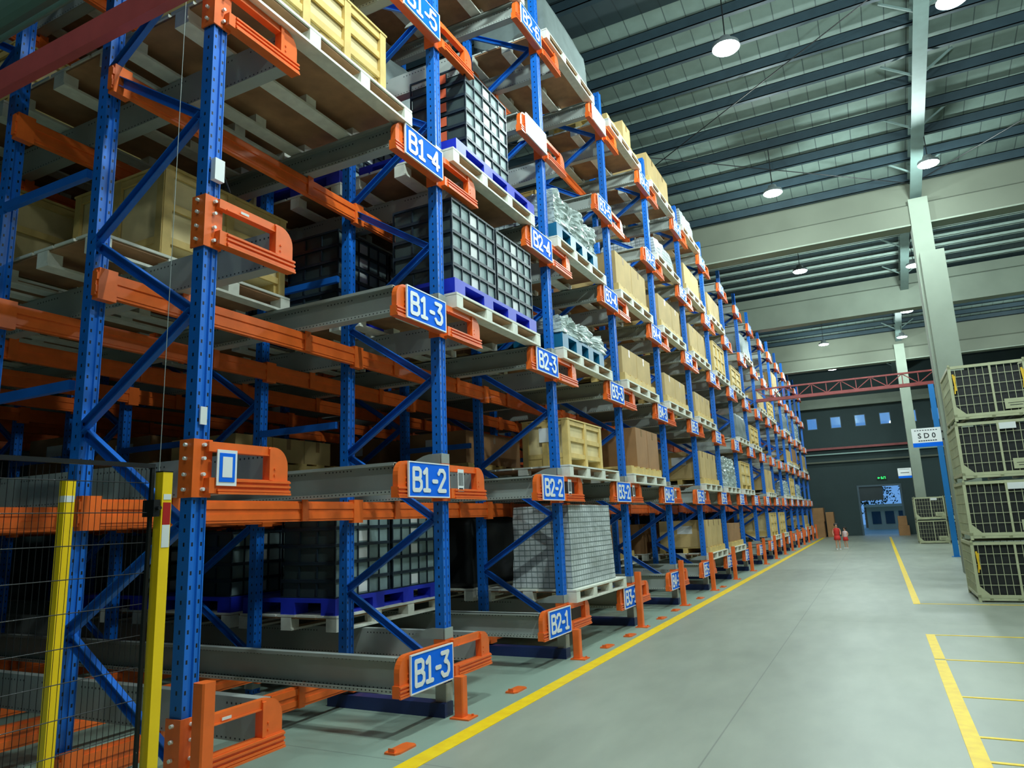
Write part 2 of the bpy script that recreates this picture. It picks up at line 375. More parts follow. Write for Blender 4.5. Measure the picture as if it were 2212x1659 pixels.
# tie rods crossing under the first roof bay
for a, b in (((-4.4, 9.9), (4, 15)), ((-4.4, 15), (4, 9.9)), ((4, 9.9), (11, 15)), ((4, 15), (11, 9.9))):
    za, zb = 7.3+S*(B1-a[1]), 7.3+S*(B1-b[1])
    struct(MB().cyl((a[0], a[1], za), (b[0], b[1], zb), .009, n=6).build('roof_tie_rod', BLACK))
def beam(name, y, zb, zm, zt, m1):
    m = MB(); m.box(XL, XR, y-.12, y+.2, zb+.03, zm); m.box(XL, XR, y-.02, y+.2, zm, zt)
    m.add([(XL, y-.12, zm), (XR, y-.12, zm), (XR, y-.02, zm+.06), (XL, y-.02, zm+.06)], [(0, 1, 2, 3)])
    o = struct(m.build(name, m1)); MB().box(XL, XR, y-.14, y+.22, zb, zb+.03).build('edge_strip', CONC, o)
beam('concrete_beam', B1, 6.58, 7.0, 7.62, CONCD)
beam('concrete_beam', B2, 6.62, 7.3, 7.62, CONC)
beam('concrete_beam', B3, 6.42, 6.85, 7.62, CONCD)
struct(MB().box(XL, XR, YF-.35, YF-.05, 5.9, 6.1).box(XL, XR, YF-.25, YF-.05, 6.1, 6.36).build('concrete_beam', CONC))
for z, h, m in ((4.0, .1, REDB), (3.74, .05, PIPE), (3.38, .07, CONCD)):
    struct(MB().box(XL, XR, YF-.2, YF-.1, z-h/2, z+h/2).build('wall_rail', m))
def column(x0, x1, y0, y1, zt, corbel=None):
    m = MB().box(x0, x1, y0, y1, 0, zt)
    if corbel: m.box(x0+.05, x1+.12, y0-.16, y1, 0, corbel)
    return m
c = struct(column(3.87, 4.2, B1-.2, B1+.25, 7.1, 5.95).build('concrete_column', CONC))
c = struct(column(3.84, 4.16, B3-.2, B3+.2, 7.0).build('concrete_column', CONC))
c = struct(column(11.0, 11.4, B1-.2, B1+.25, 7.1).build('concrete_column', CONC))

# yellow floor lines
def line(x0, x1, y0, y1):
    struct(MB().box(x0, x1, y0, y1, 0, .003).build('trim_line', YELF))
line(.27, .385, -3, 34.6)
line(2.885, 2.965, 10.57, 33.9)
line(2.89, 2.97, -3, 6.83); line(2.895, 2.97, 6.88, 8.14)
for y, x1 in ((10.6, 9), (8.11, 9), (6.86, 9), (5.6, 9), (4.69, 3.25), (4.27, 9), (3.0, 9)): line(2.97, x1, y-.014, y+.014)

# ------------------------------------------------------------------ lamps
def lamp_at(x, y, label):
    t = thing('high_bay_lamp', (x, y, LAMP_Z), label, 'lamp', 'round high bay lamps hanging over the aisle')
    zr = (7.6 + S*(B1-y)) if y < B1 else (7.6+S*(B2-y)) if y < B2 else (7.6+S*(B3-y)) if y < B3 else 7.6+S*(YF-y)
    if y < 9.6: zr = 8.8-.08*(9.6-y)
    MB().cyl((0, 0, .16), (0, 0, zr-LAMP_Z+.08), .008, n=6).build('hanging_rod', BLACK, t)
    m = MB().cyl((0, 0, .0), (0, 0, .05), .17, .165, 28).cyl((0, 0, .05), (0, 0, .15), .1, .07, 20).cyl((0, 0, .15), (0, 0, .17), .02, .02, 8)
    m.build('housing', LAMPH, t)
    MB().cyl((0, 0, -.012), (0, 0, 0), .15, .16, 28).build('lens', LAMPM, t)
    ld = bpy.data.lights.new('lamp_light', 'POINT'); ld.shadow_soft_size = .12; ld.energy = LAMP_W; ld.color = (.82, .98, .96)
    lo = bpy.data.objects.new('lamp_light', ld); COL.objects.link(lo); lo.parent = t; lo.location = (0, 0, -.17)
    if y == 27.5: ld.energy *= .3
    if y < 0: ld.energy *= .35
    elif y < 4: ld.energy *= 2.3
    return t
ALAB = {0: 'brightest round ceiling lamp, nearest over the aisle beside the rack top', 1: 'round hanging lamp in front of first concrete beam, left of the rafter', 2: 'round lamp over aisle between first and second concrete beams',
        3: 'small round lamp over aisle in front of the third concrete beam', 4: 'round lamp cut by the top edge, right of the rafter', 5: 'round hanging lamp just right of the rafter, above the nearest column top',
        6: 'small round lamp left of the near column, between first and second beams', 7: 'small round lamp left of near column, just below the second beam', 8: 'smallest round lamp at top of the far column'}
for k, (x, y) in enumerate(LAMPS):
    lamp_at(x, y, ALAB.get(k, 'round high bay lamp hanging from roof at %s position out of frame' % (ORD[k-9] if k > 8 else '')))

# ------------------------------------------------------------------ upright frames
def upright_mesh():
    # C section with a centre groove in both faces
    w, dpt, g = .037, .07, .011
    pts = [(0, -w), (0, -.012), (-.009, -.008), (-.009, .008), (0, .012), (0, w), (-dpt, w), (-dpt, -w)]
    m = MB(); n = len(pts)
    vs = [(x, y, 0) for x, y in pts] + [(x, y, 6.75) for x, y in pts]
    m.add(vs, [tuple(range(n-1, -1, -1)), tuple(range(n, 2*n))] + [(i, (i+1) % n, n+(i+1) % n, n+i) for i in range(n)])
    # raised corner lips
    m.box(-.005, .004, -w-.002, -w+.004, 0, 6.75).box(-.005, .004, w-.004, w+.002, 0, 6.75)
    return m.mesh('upright', BLUEP)
UM = upright_mesh()
foot_m = MB().box(-.11, .02, -.075, .075, 0, .012).cyl((-.045, 0, .012), (-.045, 0, .06), .02, n=10).box(-.075, .006, -.042, .042, .05, .2).mesh('foot', GALVP)
base_m = MB().box(-.95, .02, -.05, .05, .0, .085).mesh('base_beam', NAVY)
def frame_proto(deep):
    t = thing('upright_frame', (0, 0, 0), '', 'rack frame')
    put('upright', UM, t, (0, .03, 0)); put('upright', UM, t, (-.82, .03, 0))
    if not deep: put('base_beam', base_m, t)
    put('foot', foot_m, t, (0, .03, 0)); put('foot', foot_m, t, (-.82, .03, 0))
    z = .30; front = True; zs = [.30, .77, 1.25, 1.74, 2.22, 2.72, 3.22, 3.70, 4.2, 4.68, 5.17, 5.65, 6.13, 6.6]
    for a in range(13):
        fa = a % 2 == 0
        p = (-.07 if fa else -.84, 0, zs[a]); q = (-.84 if fa else -.07, 0, zs[a+1])
        m = MB(); yy = .035 if fa else .02
        m.bar((p[0], yy, p[2]), (q[0], yy, q[2]), .006, .045, up=(0, 0, 1)); d_ = Vector((q[0]-p[0], 0, q[2]-p[2])).normalized(); nrm = Vector((-d_.z, 0, d_.x))
        for sg in (-1, 1):
            o_ = nrm*(.0225*sg); m.bar((p[0]+o_.x, yy-.014, p[2]+o_.z), (q[0]+o_.x, yy-.014, q[2]+o_.z), .03, .005, up=tuple(nrm))
        m.build('brace', BLUE, t)
    return t
FP = frame_proto(False); FD = frame_proto(True)
first = True; firstd = True
for i in range(NR):
    o = FP if first else copy_tree(FP); first = False
    o.location = (0, YI(i), 0); o['group'] = 'blue upright frames of the racking'
    o['label'] = 'blue perforated upright frame at the aisle face, %s from the near end' % ORD[i]
    nk = 4 if i < 3 else (2 if i < 6 else 1)
    for k in range(1, nk+1):
        o = FD if firstd else copy_tree(FD); firstd = False
        o.location = (-1.72*k, YI(i), 0); o['group'] = 'blue upright frames deeper in the racking'
        o['label'] = 'blue upright frame in %s row behind aisle face, %s from near end' % (ORD[k-1], ORD[i])
for i in (0, 1, 2, 3):
    for k in (0, 1, 2):
        for z in (1.98, 3.14):
            if i > 1 and k > 0: continue
            tag(MB().box(-1.72*k-.93, -1.72*k-1.71, -.016, .016, z-.025, z+.025).build('tie_bar', BLUE, None, (0, YI(i), 0)),
                'blue horizontal tie bar %s, %s gap behind frame %s from near end' % ('lower' if z < 3 else 'upper', ORD[k], ORD[i]), 'tie bar', 'blue tie bars between upright frames')

# ------------------------------------------------------------------ orange beams along the aisle direction
def beam_mesh():
    L0, L1 = YI(0)-.03, YI(NR-1)+.1
    m = MB().box(-.016, .016, L0, L1, -.13, 0).box(.016, .024, L0, L1, -.05, -.012).box(.016, .021, L0, L1, -.115, -.08)
    for i in range(NR): m.box(-.022, .026, YI(i)-.02, YI(i)+.08, -.15, .015)
    for i in range(NR-1): m.box(.024, .034, YI(i)+.47, YI(i)+.53, -.13, .02); m.box(.024, .034, YI(i)+1.45, YI(i)+1.5, -.13, .02)
    return m.mesh('cross_beam', ORANGE)
BMM = beam_mesh()
for j in range(6):
    for k, x in enumerate((-.77, -1.67, -2.49, -3.39, -4.21, -5.11, -5.93, -6.83, -7.65)):
        tag(put('cross_beam', BMM, None, (x, 0, ZC[j]-.105)), 'long orange cross beam along racking at %s, %s row behind aisle face' % (LV[j], ORD[k]), 'beam', 'orange cross beams of the racking')

# ------------------------------------------------------------------ shuttle rails
def rail_mesh(L, s):
    m = MB(); m.box(-L, .0, -.003, .003, -.095, .1); m.box(-L, 0, 0, s*.055, .094, .1); m.box(-L, 0, s*.05, s*.055, .08, .1)
    m.box(-L, 0, 0, s*.075, -.095, -.089); m.box(-L, 0, s*.072, s*.078, -.095, -.072)
    return m.mesh('shuttle_rail', GALV)
RM = {(L, s): rail_mesh(L, s) for L in (8.4, 2.6) for s in (-1, 1)}
for i in range(NR):
    for j in range(6):
        for s in (-1, 1):
            if i == 0 and s < 0: continue
            if i == NR-1 and s > 0: continue
            dy = -.5 if s < 0 else .43
            L = 8.4 if i < 5 else 2.6
            tag(put('shuttle_rail', RM[(L, s)], None, (0, YI(i)+dy, ZC[j])), 'grey steel shuttle rail %s of upright %s from near end, %s' % ('left' if s < 0 else 'right', ORD[i], LV[j]), 'rail', 'grey shuttle rails running into the racking')

# ------------------------------------------------------------------ orange rail-end brackets with signs
def half(s, y1, m):
    """one bracket wing reaching from the upright to y = s*y1"""
    a = .08 if s > 0 else .02
    m.box(0, .05, s*a, s*y1, -.118, -.05)
    for z in (-.104, -.082, -.06): m.box(.05, .058, s*a, s*y1, z-.005, z+.005)
    m.box(.05, .062, s*a, s*y1, -.122, -.112)
    # end plate with one rounded upper corner
    pts = [(s*(y1-.135), -.05), (s*(y1-.01), -.05), (s*(y1-.01), .02)]
    for q in range(1, 7):
        t = q/6*math.pi/2; pts.append((s*(y1-.01-.09+.09*math.cos(t)), .02+.09*math.sin(t)))
    pts.append((s*(y1-.135), .11))
    m.prism(pts, .006, .045)
    m.box(.045, .052, s*(y1-.135), s*(y1-.115), -.05, .1)
    m.box(.045, .05, s*(y1-.1), s*(y1-.092), -.03, -.022); m.box(.045, .05, s*(y1-.1), s*(y1-.092), .0, .008)
    m.box(.004, .04, s*a, s*(y1-.13), .066, .11); m.box(.04, .046, s*a, s*(y1-.13), .066, .072)
    return m
WR = half(1, .52, MB()).mesh('bracket_wing', ORANGE); WL = half(-1, .58, MB()).mesh('bracket_wing', ORANGE)
SL = MB().box(.006, .014, -.02, .08, -.135, .12).box(-.076, .006, -.02, -.013, -.135, .12).box(-.076, .006, .073, .08, -.135, .12).box(.014, .05, .04, .08, -.118, -.05).box(.014, .04, .04, .08, .066, .11).mesh('mounting_sleeve', ORANGE)
mb = MB()
for z in (-.1, -.035, .035, .095):
    mb.cyl((.014, .03, z), (.03, .03, z), .008, n=8); mb.cyl((-.03, -.02, z), (-.03, -.034, z), .008, n=8)
BOLTS = mb.mesh('bolt_rows', WHITE)
SB = MB().box(.062, .07, -.49, -.02, -.115, .105).mesh('sign_board', SIGNB)
SBW = MB().box(.062, .07, -.49, -.02, -.115, .105).mesh('sign_board', WHITE)
m_ = MB()
for a in ((-.492, -.018, .099, .107), (-.492, -.018, -.117, -.109), (-.492, -.484, -.109, .099), (-.026, -.018, -.109, .099)): m_.box(.0605, .0725, *a)
SBR = m_.mesh('sign_border', WHITE)
m_ = MB().box(.052, .054, .12, .2, -.07, .085, WHITE)
for k in range(7): m_.box(.054, .055, .13+k*.009, .13+k*.009+(.003 if k % 2 else .006), -.03, .06, INK)
m_.box(.054, .055, .133, .187, -.055, -.045, INK)
STK = m_.mesh('barcode_sticker')
GP = MB().prism([(-.26, .122), (.0, .122), (.0, .19), (-.09, .19), (-.14, .18), (-.24, .14)], -.02, -.012, plane='xz').box(.005, .012, -.02, .08, .122, .19).mesh('guide_plate', GALVP)
for i in range(NR):
    for j in range(6):
        if j == 5 and i < 1: continue
        base = 'orange rail end bracket on %s upright from near end, %s' % (ORD[i], LV[j])
        blank = (i == 2 and j == 4) or (i == 3 and j == 5)
        s = 'B%d-%d' % (i, j+1)
        if i == 1 and j == 0: s = 'B1-3'
        lab = base if i == 0 else ('orange bracket with blank white sign, %s upright, %s' % (ORD[i], LV[j]) if blank else
              'orange bracket with blue sign %s on %s upright, %s' % (s, ORD[i], LV[j]))
        t = thing('rail_end_bracket', (0, YI(i), ZC[j]), lab, 'bracket', 'orange rail end brackets at the aisle face')
        put('mounting_sleeve', SL, t)
        put('bracket_wing', WR, t)
        if i == 0:
            o = t.children[0]; put('bolt_rows', BOLTS, o)
            if j == 1:
                sg = MB().box(.055, .06, -.0, .11, -.085, .075, WHITE).box(.06, .062, .012, .098, -.068, .06, SIGNB).box(.062, .063, .028, .082, -.048, .044, WHITE).build('framed_plate', None, t)
                sg.location = (0, .07, 0)
            if j in (0, 2): MB().box(.046, .048, .16, .21, .078, .09).build('small_sticker', PAPER, t)
        else:
            put('bracket_wing', WL, t)
            b = put('sign_board', SBW if blank else SB, t)
            put('sign_border', SBR, b)
            if not blank:
                me = stroke_mesh(s, .37, .135, WHITE)
                put('lettering', me, b, (.0705, -.255, -.005))
            if j == 1 and i < 6: put('barcode_sticker', STK, t)
            put('guide_plate', GP, t)

# orange guard posts and floor plates
for i in range(NR):
    h = .62 if i == 0 else (.25 if i < 3 else .6)
    y = YI(i)+(.01 if i == 0 else 0)
    if i >= 3: y = YI(i)-.1
    x = .11
    t = thing('guard_post', (x, y, 0), 'orange steel guard post on floor before %s upright from near end' % ORD[i], 'guard post', 'orange guard posts at the foot of the uprights')
    MB().prism([(-.033, -.026), (-.026, -.033), (.026, -.033), (.033, -.026), (.033, .026), (.026, .033), (-.026, .033), (-.033, .026)], .008, h, plane='xy').build('post', ORANGE, t)
    MB().box(-.05, .09, -.06, .06, 0, .009).cyl((.065, .035, .009), (.065, .035, .02), .008, n=8).build('base_plate', ORANGE, t)
for k, (x, y) in enumerate(((.13, 3.46), (.12, 4.9), (.16, 6.77), (.17, 7.44), (.15, 8.75), (.13, 9.5), (.14, 10.9), (.15, 12.6))):
    o = MB().prism([(-.04, -.1), (.03, -.1), (.045, -.07), (.045, .08), (.02, .1), (-.035, .1), (-.045, .07), (-.045, -.08)], 0, .01, plane='xy').cyl((0, -.07, .01), (0, -.07, .018), .012, n=10).box(-.02, .02, -.092, -.085, .01, .03).build('floor_plate', ORANGE, None, (x, y, 0))
    tag(o, 'flat orange floor plate beside yellow line, %s from the camera' % ORD[k], 'floor plate', 'orange plates lying along the yellow line')

# ------------------------------------------------------------------ loads
def pallet_parts(wd, dp, m_deck, m_under, h=.115):
    d_ = MB()
    for k in range(5):
        a = -dp + k*dp/5; d_.box(a+.01, a+dp/5-.01 if k < 4 else 0, 0, wd, h-.016, h)
    rs_ = []
    for x0 in (-dp, -dp/2-.05, -.1):
        b_ = MB()
        for y0 in (0, wd*.31, wd*.62, wd-.09): b_.box(x0, x0+.1, y0, y0+.09, .016, h-.02)
        b_.box(x0, x0+.11 if x0 < -.2 else 0, 0, wd, 0, .016)
        rs_.append(('runner', b_.mesh('runner', m_deck)))
    p_ = MB().box(-dp+.01, -.012, .01, wd-.01, h-.03, h-.0165)
    return [('deck_boards', d_.mesh('deck_boards', m_deck))] + rs_ + [('ply_sheet', p_.mesh('ply_sheet', m_under))]
PW = pallet_parts(1.46, 1.0, PALW, PALB)
def joined(parts, name):
    me = bpy.data.meshes.new(name); bm = bmesh.new(); mats = []
    for _, q in parts:
        n0 = len(bm.faces); bm.from_mesh(q); bm.faces.ensure_lookup_table()
        if q.materials[0] not in mats: mats.append(q.materials[0])
        for f in bm.faces[n0:]: f.material_index = mats.index(q.materials[0])
    bm.to_mesh(me); bm.free()
    for q in mats: me.materials.append(q)
    return me
PWJ = joined(PW, 'pallet')
def where(i, j, r):
    row = 'front row' if r == 0 else '%s row back' % ORD[r]
    return '%s bay, %s, %s' % (ORD[i], LV[j], row)
def xrow(r): return .08 - 1.1*r
def pallet(i, j, r):
    loc = (xrow(r), YI(i)+.12, ZC[j]+.11)
    lab = 'pale slatted pallet, ' + where(i, j, r)
    if i < 5 and r < 2:
        t = thing('pallet', loc, lab, 'pallet', 'pale pallets on the shuttle rails')
        for n, me in PW: put(n, me, t)
    else:
        tag(put('pallet', PWJ, None, loc), lab, 'pallet', 'pale pallets on the shuttle rails')
    return loc
ZP = .115
# wooden crate
CM = {}
def crate_meshes(wd, dp, h, npost):
    k = (wd, dp, h, npost)
    if k in CM: return CM[k]
    a = MB().box(-dp+.02, -.02, .02, wd-.02, .1, h-.01)
    b = MB(); b2 = MB()
    for n in range(npost):
        y = n*(wd-.06)/(npost-1); b.box(-.018, .006, y, y+.06, .0, h); b2.box(-dp-.006, -dp+.018, y, y+.06, .0, h)
    for z in (.1, .1+(h-.15)*.5, h-.05): b.box(-.016, 0, .06, wd-.06, z, z+.045); b2.box(-dp, -dp+.016, .06, wd-.06, z, z+.045)
    cs = []
    for ya, yb, yc, yd in ((-.006, .016, 0, .016), (wd-.016, wd+.006, wd-.016, wd)):
        c = MB()
        for x in (-dp, -dp/2-.03, -.06): c.box(x, x+.06, ya, yb, .0, h)
        for z in (.1, h-.05): c.box(-dp+.06, -.06, yc, yd, z, z+.045)
        cs.append(('side_battens', c.mesh('side_battens', CRATE)))
    d = MB().box(-dp-.01, .01, -.01, wd+.01, h, h+.014)
    CM[k] = [('panels', a.mesh('panels', CRATEP)), ('front_battens', b.mesh('front_battens', CRATE)), *cs, ('lid', d.mesh('lid', CRATE)), ('rear_battens', b2.mesh('rear_battens', CRATE))] + [('skid', MB().box(-dp+.02, -.019, y+.006, y+.09, 0, .1).mesh('skid', CRATE)) for y in (.0, wd/2-.045, wd-.09)]
    return CM[k]
def crate(i, j, r, y0=.2, wd=1.2, dp=.85, h=.5, npost=3, dx=-.05, label=None, paper=False):
    t = thing('wooden_crate', (xrow(r)+dx, YI(i)+y0, ZC[j]+.11+ZP), label or 'pale wooden crate on pallet, '+where(i, j, r), 'crate', 'wooden crates on pallets')
    for n, me in crate_meshes(wd, dp, h, npost): put(n, me, t)
    if paper: MB().box(-dp*.62, -dp*.3, -.012, -.008, h*.55, h*.85).build('paper_label', PAPER, t)
CB = {}
def carton(i, j, r, y0, wd, h, dp=.8, dx=-.06, dark=False, label=None, seam=True, z0=ZP+.1, paper=True, pos='left'):
    k = (wd, h, dp, dark, paper)
    if k not in CB:
        cm = CARTB if dark else CART
        a = MB().box(-dp, 0, 0, wd, 0, h-.006).box(-dp, 0, 0, wd/2-.002, h-.006, h).box(-dp, 0, wd/2+.002, wd, h-.006, h)
        a.box(-.001, .002, .001, .01, 0, h).box(-.001, .002, wd-.01, wd-.001, 0, h)
        tp = MB().box(-dp-.001, .001, wd/2-.03, wd/2+.03, h, h+.0015).box(.0005, .0016, wd/2-.025, wd/2+.025, h-.1, h)
        lb = MB().box(-dp*.62, -dp*.3, -.003, -.001, h*.5, h*.8) if paper else None
        CB[k] = (a.mesh('box_body', cm), tp.mesh('tape', TAPE), lb.mesh('paper_label', PAPER) if lb else None)
    a, tp, lb = CB[k]
    t = thing('carton', (xrow(r)+dx, YI(i)+y0, ZC[j]+.11+z0), label or 'tan cardboard carton, %s one, %s' % (pos, where(i, j, r)), 'carton', 'cardboard cartons on pallets')
    put('box_body', a, t); put('tape', tp, t)
    if lb: put('paper_label', lb, t)
m_ = MB()
for x in (-.85, -.45, -.08): m_.box(x, x+.08, 0, 1.34, 0, .08)
for k in range(6): m_.box(-.85, -.002, k*.245, k*.245+.11, .08, .098)
WP2 = m_.mesh('timber_pallet', CRATE)
def under(i, j, r, y0=.15):
    tag(put('timber_pallet', WP2, None, (xrow(r)-.03, YI(i)+y0, ZC[j]+.11+ZP)), 'low timber pallet under cartons, '+where(i, j, r), 'pallet', 'timber pallets under cartons')
def cartons(i, j, r, spec, dark=False, y0=.16, h=.38, paper=True):
    under(i, j, r)
    y = y0; names = ['left', 'middle', 'right', 'far right']
    for q, wd in enumerate(spec):
        carton(i, j, r, y, wd, h, dark=dark, paper=paper, pos=names[q], label='%s cardboard carton, %s one, %s' % ('brown' if dark else 'tan', names[q] if len(spec) > 1 else 'single', where(i, j, r))); y += wd+.006
# bins
def bin_parts(wd, dp, h):
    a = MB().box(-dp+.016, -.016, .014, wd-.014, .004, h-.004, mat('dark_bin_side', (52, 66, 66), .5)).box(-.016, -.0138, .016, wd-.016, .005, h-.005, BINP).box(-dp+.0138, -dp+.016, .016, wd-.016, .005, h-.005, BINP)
    b = MB()
    for z0, z1 in ((0, .009), (h-.015, h)):
        b.box(-dp, 0, 0, .014, z0, z1).box(-dp, 0, wd-.014, wd, z0, z1).box(-.014, 0, .014, wd-.014, z0, z1).box(-dp, -dp+.014, .014, wd-.014, z0, z1)
    n = 5
    for q in range(n+1):
        y = q*(wd-.008)/n; b.box(-.012, 0, y, y+.008, .009, h-.015); b.box(-dp, -dp+.012, y, y+.008, .009, h-.015)
    for q in range(4):
        x = -dp+q*(dp-.012)/3; b.box(x, x+.012, 0, .012, .014, h-.026); b.box(x, x+.012, wd-.012, wd, .014, h-.026)
    lb = MB().box(-.0135, -.0115, wd*.42, wd*.58, .02, h-.03).mesh('paper_label', PAPER)
    lo = MB().box(-dp*.66, -dp*.34, -.002, .0, .02, h-.03).mesh('card_label', ORLAB)
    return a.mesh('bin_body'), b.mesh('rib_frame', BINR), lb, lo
BP = {}
def bins(i, j, r, y0, wd, n, dx=-.05, dp=.55, orange=False, label='', h=.13, z0=.115+.12):
    k = (wd, dp, h)
    if k not in BP: BP[k] = bin_parts(wd, dp, h)
    for q in range(n):
        p = 'bottom' if q == 0 else 'topmost' if q == n-1 else '%s from bottom' % ORD[q]
        t = thing('storage_bin', (xrow(r)+dx, YI(i)+y0, ZC[j]+.11+z0+q*(h+.001)), 'grey ribbed bin, %s, %s stack, %s' % (p, label, where(i, j, r)), 'bin', 'ribbed plastic bins stacked on blue pallets')
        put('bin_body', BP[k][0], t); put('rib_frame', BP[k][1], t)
        if q != 1: put('paper_label', BP[k][2], t)
        if orange: put('card_label', BP[k][3], t)
def plas_mesh(wd, dp, m, h=.12):
    a = MB().box(-dp, 0, 0, wd, h-.03, h)
    b = MB()
    for x in (-dp, -dp/2-.07, -.14):
        for y in (0, wd/3-.03, wd*2/3-.09, wd-.15): b.box(x, x+.14, y, y+.15, 0, h-.03)
    b.box(-.1, -.02, 0, wd, 0, .02).box(-dp, -dp+.08, 0, wd, 0, .02)
    return a.mesh('deck', m), b.mesh('legs', m)
PLB = plas_mesh(1.42, .95, BLUEPL); PLT = plas_mesh(1.2, .95, TEAL, .16)
def plas(i, j, r, teal=False, y0=.13):
    t = thing('plastic_pallet', (xrow(r)-.02, YI(i)+y0, ZC[j]+.11+ZP), '%s plastic pallet, %s' % ('teal' if teal else 'royal blue', where(i, j, r)), 'pallet', 'plastic pallets on the pale pallets')
    a, b = PLT if teal else PLB
    put('deck', a, t); put('legs', b, t)
def lump(name, m, wd, dp, h, seed, rnd=.16, amp=.03, top=.0, cuts=9, crumple=0.):
    from mathutils import noise
    bm = bmesh.new(); bmesh.ops.create_cube(bm, size=1)
    bmesh.ops.subdivide_edges(bm, edges=bm.edges[:], cuts=cuts, use_grid_fill=True)
    off = Vector((seed*3.1, seed*1.7, seed*.9))
    for v in bm.verts:
        x, y, z = v.co; q = Vector((x, y, z)); l = max(abs(x), abs(y))
        if z > 0: q.z -= rnd*(l*2)**3*.5*(z*2) + max(0, y)*top
        q.x *= 1-.06*(z+.5); q.y *= 1-.05*(z+.5)
        w_ = Vector((q.x*dp, q.y*wd, q.z*h))
        if z > -.49:
            n = noise.noise(w_*5+off)*amp*1.4
            if crumple: n += (abs(noise.noise(w_*14+off))-.25)*crumple + (abs(noise.noise(Vector((w_.x*8, w_.y*8, w_.z*34))+off))-.2)*crumple
            w_ += Vector((x, y, z)).normalized()*n
        v.co = Vector((w_.x-dp/2, w_.y+wd/2, max(0, w_.z+h/2)))
    me = bpy.data.meshes.new(name); bm.to_mesh(me); bm.free(); me.materials.append(m)
    for p in me.polygons: p.use_smooth = not crumple
    return me
LP = {}
def wrap(i, j, r, h=.36, wd=1.16, m=None, y0=.16, z0=None, label=None, seed=1, dx=-.04, top=.0, rnd=.16, teal=True, amp=.03, dp=.9):
    m = m or FILM
    if teal: plas(i, j, r, True, y0)
    z0 = (ZP+.162 if teal else ZP+.001) if z0 is None else z0
    film = m in (FILM, MESHW)
    tag(put('wrapped_load', lump('wrapped_load', m, wd, dp, h, seed, rnd, amp, top, 26 if film else 9, (.05 if m is FILM else .006) if film else 0), None, (xrow(r)+dx, YI(i)+y0+.02, ZC[j]+.11+z0)),
        label or 'load wrapped in clear film, '+where(i, j, r), 'wrapped load', 'film wrapped loads')

# ---- bay by bay, as in the photo
done = set()
def P_(i, j, r): pallet(i, j, r); done.add((i, j, r))
# first bay (between first and second upright)
P_(0, 3, 0); crate(0, 3, 0, .2, 1.14, .9, .44, 4, label='large pale wooden crate at top left above first bay, on white edged pallet')
for r in (1, 2, 3): P_(0, 3, r)
crate(0, 3, 2); cartons(0, 3, 3, (.9,), True)
for r in (1, 2, 3, 4): P_(0, 2, r)
crate(0, 2, 1, .55, 1.02, .9, .6, 3); crate(0, 2, 2, .2, 1.1, .85, .6, 3); cartons(0, 2, 3, (1.1,), True, h=.6); cartons(0, 2, 4, (.7, .5), True, h=.5)
for r in range(0, 4): P_(0, 4, r)
wrap(0, 4, 0, .54, 1.2, COVER, teal=False, seed=3); wrap(0, 4, 1, .54, 1.2, COVER, teal=False, seed=4); crate(0, 4, 2); crate(0, 4, 3)
for r in range(0, 3): P_(0, 5, r)
# second bay
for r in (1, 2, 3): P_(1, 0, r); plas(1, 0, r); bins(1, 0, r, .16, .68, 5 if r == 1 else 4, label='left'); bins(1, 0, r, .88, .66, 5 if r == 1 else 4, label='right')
for r in (2, 3, 4): P_(1, 1, r)
cartons(1, 1, 2, (.42, .4, .36), False, h=.22); cartons(1, 1, 3, (.5, .6), True, h=.3); cartons(1, 1, 4, (.8,), True, h=.4)
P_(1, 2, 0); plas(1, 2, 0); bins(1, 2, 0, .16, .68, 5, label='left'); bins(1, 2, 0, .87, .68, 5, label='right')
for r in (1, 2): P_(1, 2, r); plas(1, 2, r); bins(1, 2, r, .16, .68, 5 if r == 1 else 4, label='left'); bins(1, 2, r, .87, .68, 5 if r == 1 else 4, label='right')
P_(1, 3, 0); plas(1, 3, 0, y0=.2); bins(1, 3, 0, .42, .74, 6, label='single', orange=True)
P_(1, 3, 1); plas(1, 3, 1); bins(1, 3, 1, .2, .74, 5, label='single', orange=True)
P_(1, 3, 2); crate(1, 3, 2)
for r in (1, 2, 3): P_(1, 4, r)
wrap(1, 4, 1, .56, 1.2, COVER, teal=False, seed=5, label='tall dark load under grey cover, second bay, fifth level'); crate(1, 4, 2)
for r in (0, 1, 2): P_(1, 5, r)
wrap(1, 5, 1, .5, 1.2, COVER, teal=False, seed=6)
# third bay
P_(2, 0, 0); wrap(2, 0, 0, .78, 1.22, MESHW, teal=False, rnd=.02, amp=.008, label='tall netted grey stack on white pallet behind third upright, floor level', seed=8, dx=-.06, dp=.62)
for r in (1, 2): P_(2, 0, r); wrap(2, 0, r, .7, 1.2, DARK, teal=False, rnd=.05, seed=9)
P_(2, 1, 0); crate(2, 1, 0, .42, .98, .5, .48, 3, dx=-.13, label='yellowish wooden crate with paper label beside sign B2-2', paper=True)
for r in (1, 2): P_(2, 1, r); cartons(2, 1, r, (1.25,), True, h=.34)
P_(2, 2, 0); wrap(2, 2, 0, .26, 1.2, FILM, seed=11, label='clear film wrapped heap on teal pallet beside sign B2-3', rnd=.25, amp=.05, top=.2)
P_(2, 3, 0); wrap(2, 3, 0, .46, 1.2, FILM, seed=12, label='clear film wrapped heap on teal pallet beside sign B2-4', rnd=.3, amp=.05, top=.25)
P_(2, 2, 1); P_(2, 3, 1); P_(2, 4, 1); cartons(2, 2, 1, (1.2,), True, h=.5); crate(2, 3, 1); wrap(2, 4, 1, .5, 1.2, COVER, teal=False, seed=13)
P_(2, 5, 0); wrap(2, 5, 0, .56, 1.3, COVER, teal=False, seed=14, rnd=.2, label='smooth grey covered load at rack top above third bay', amp=.01, top=.12)
P_(2, 5, 1)
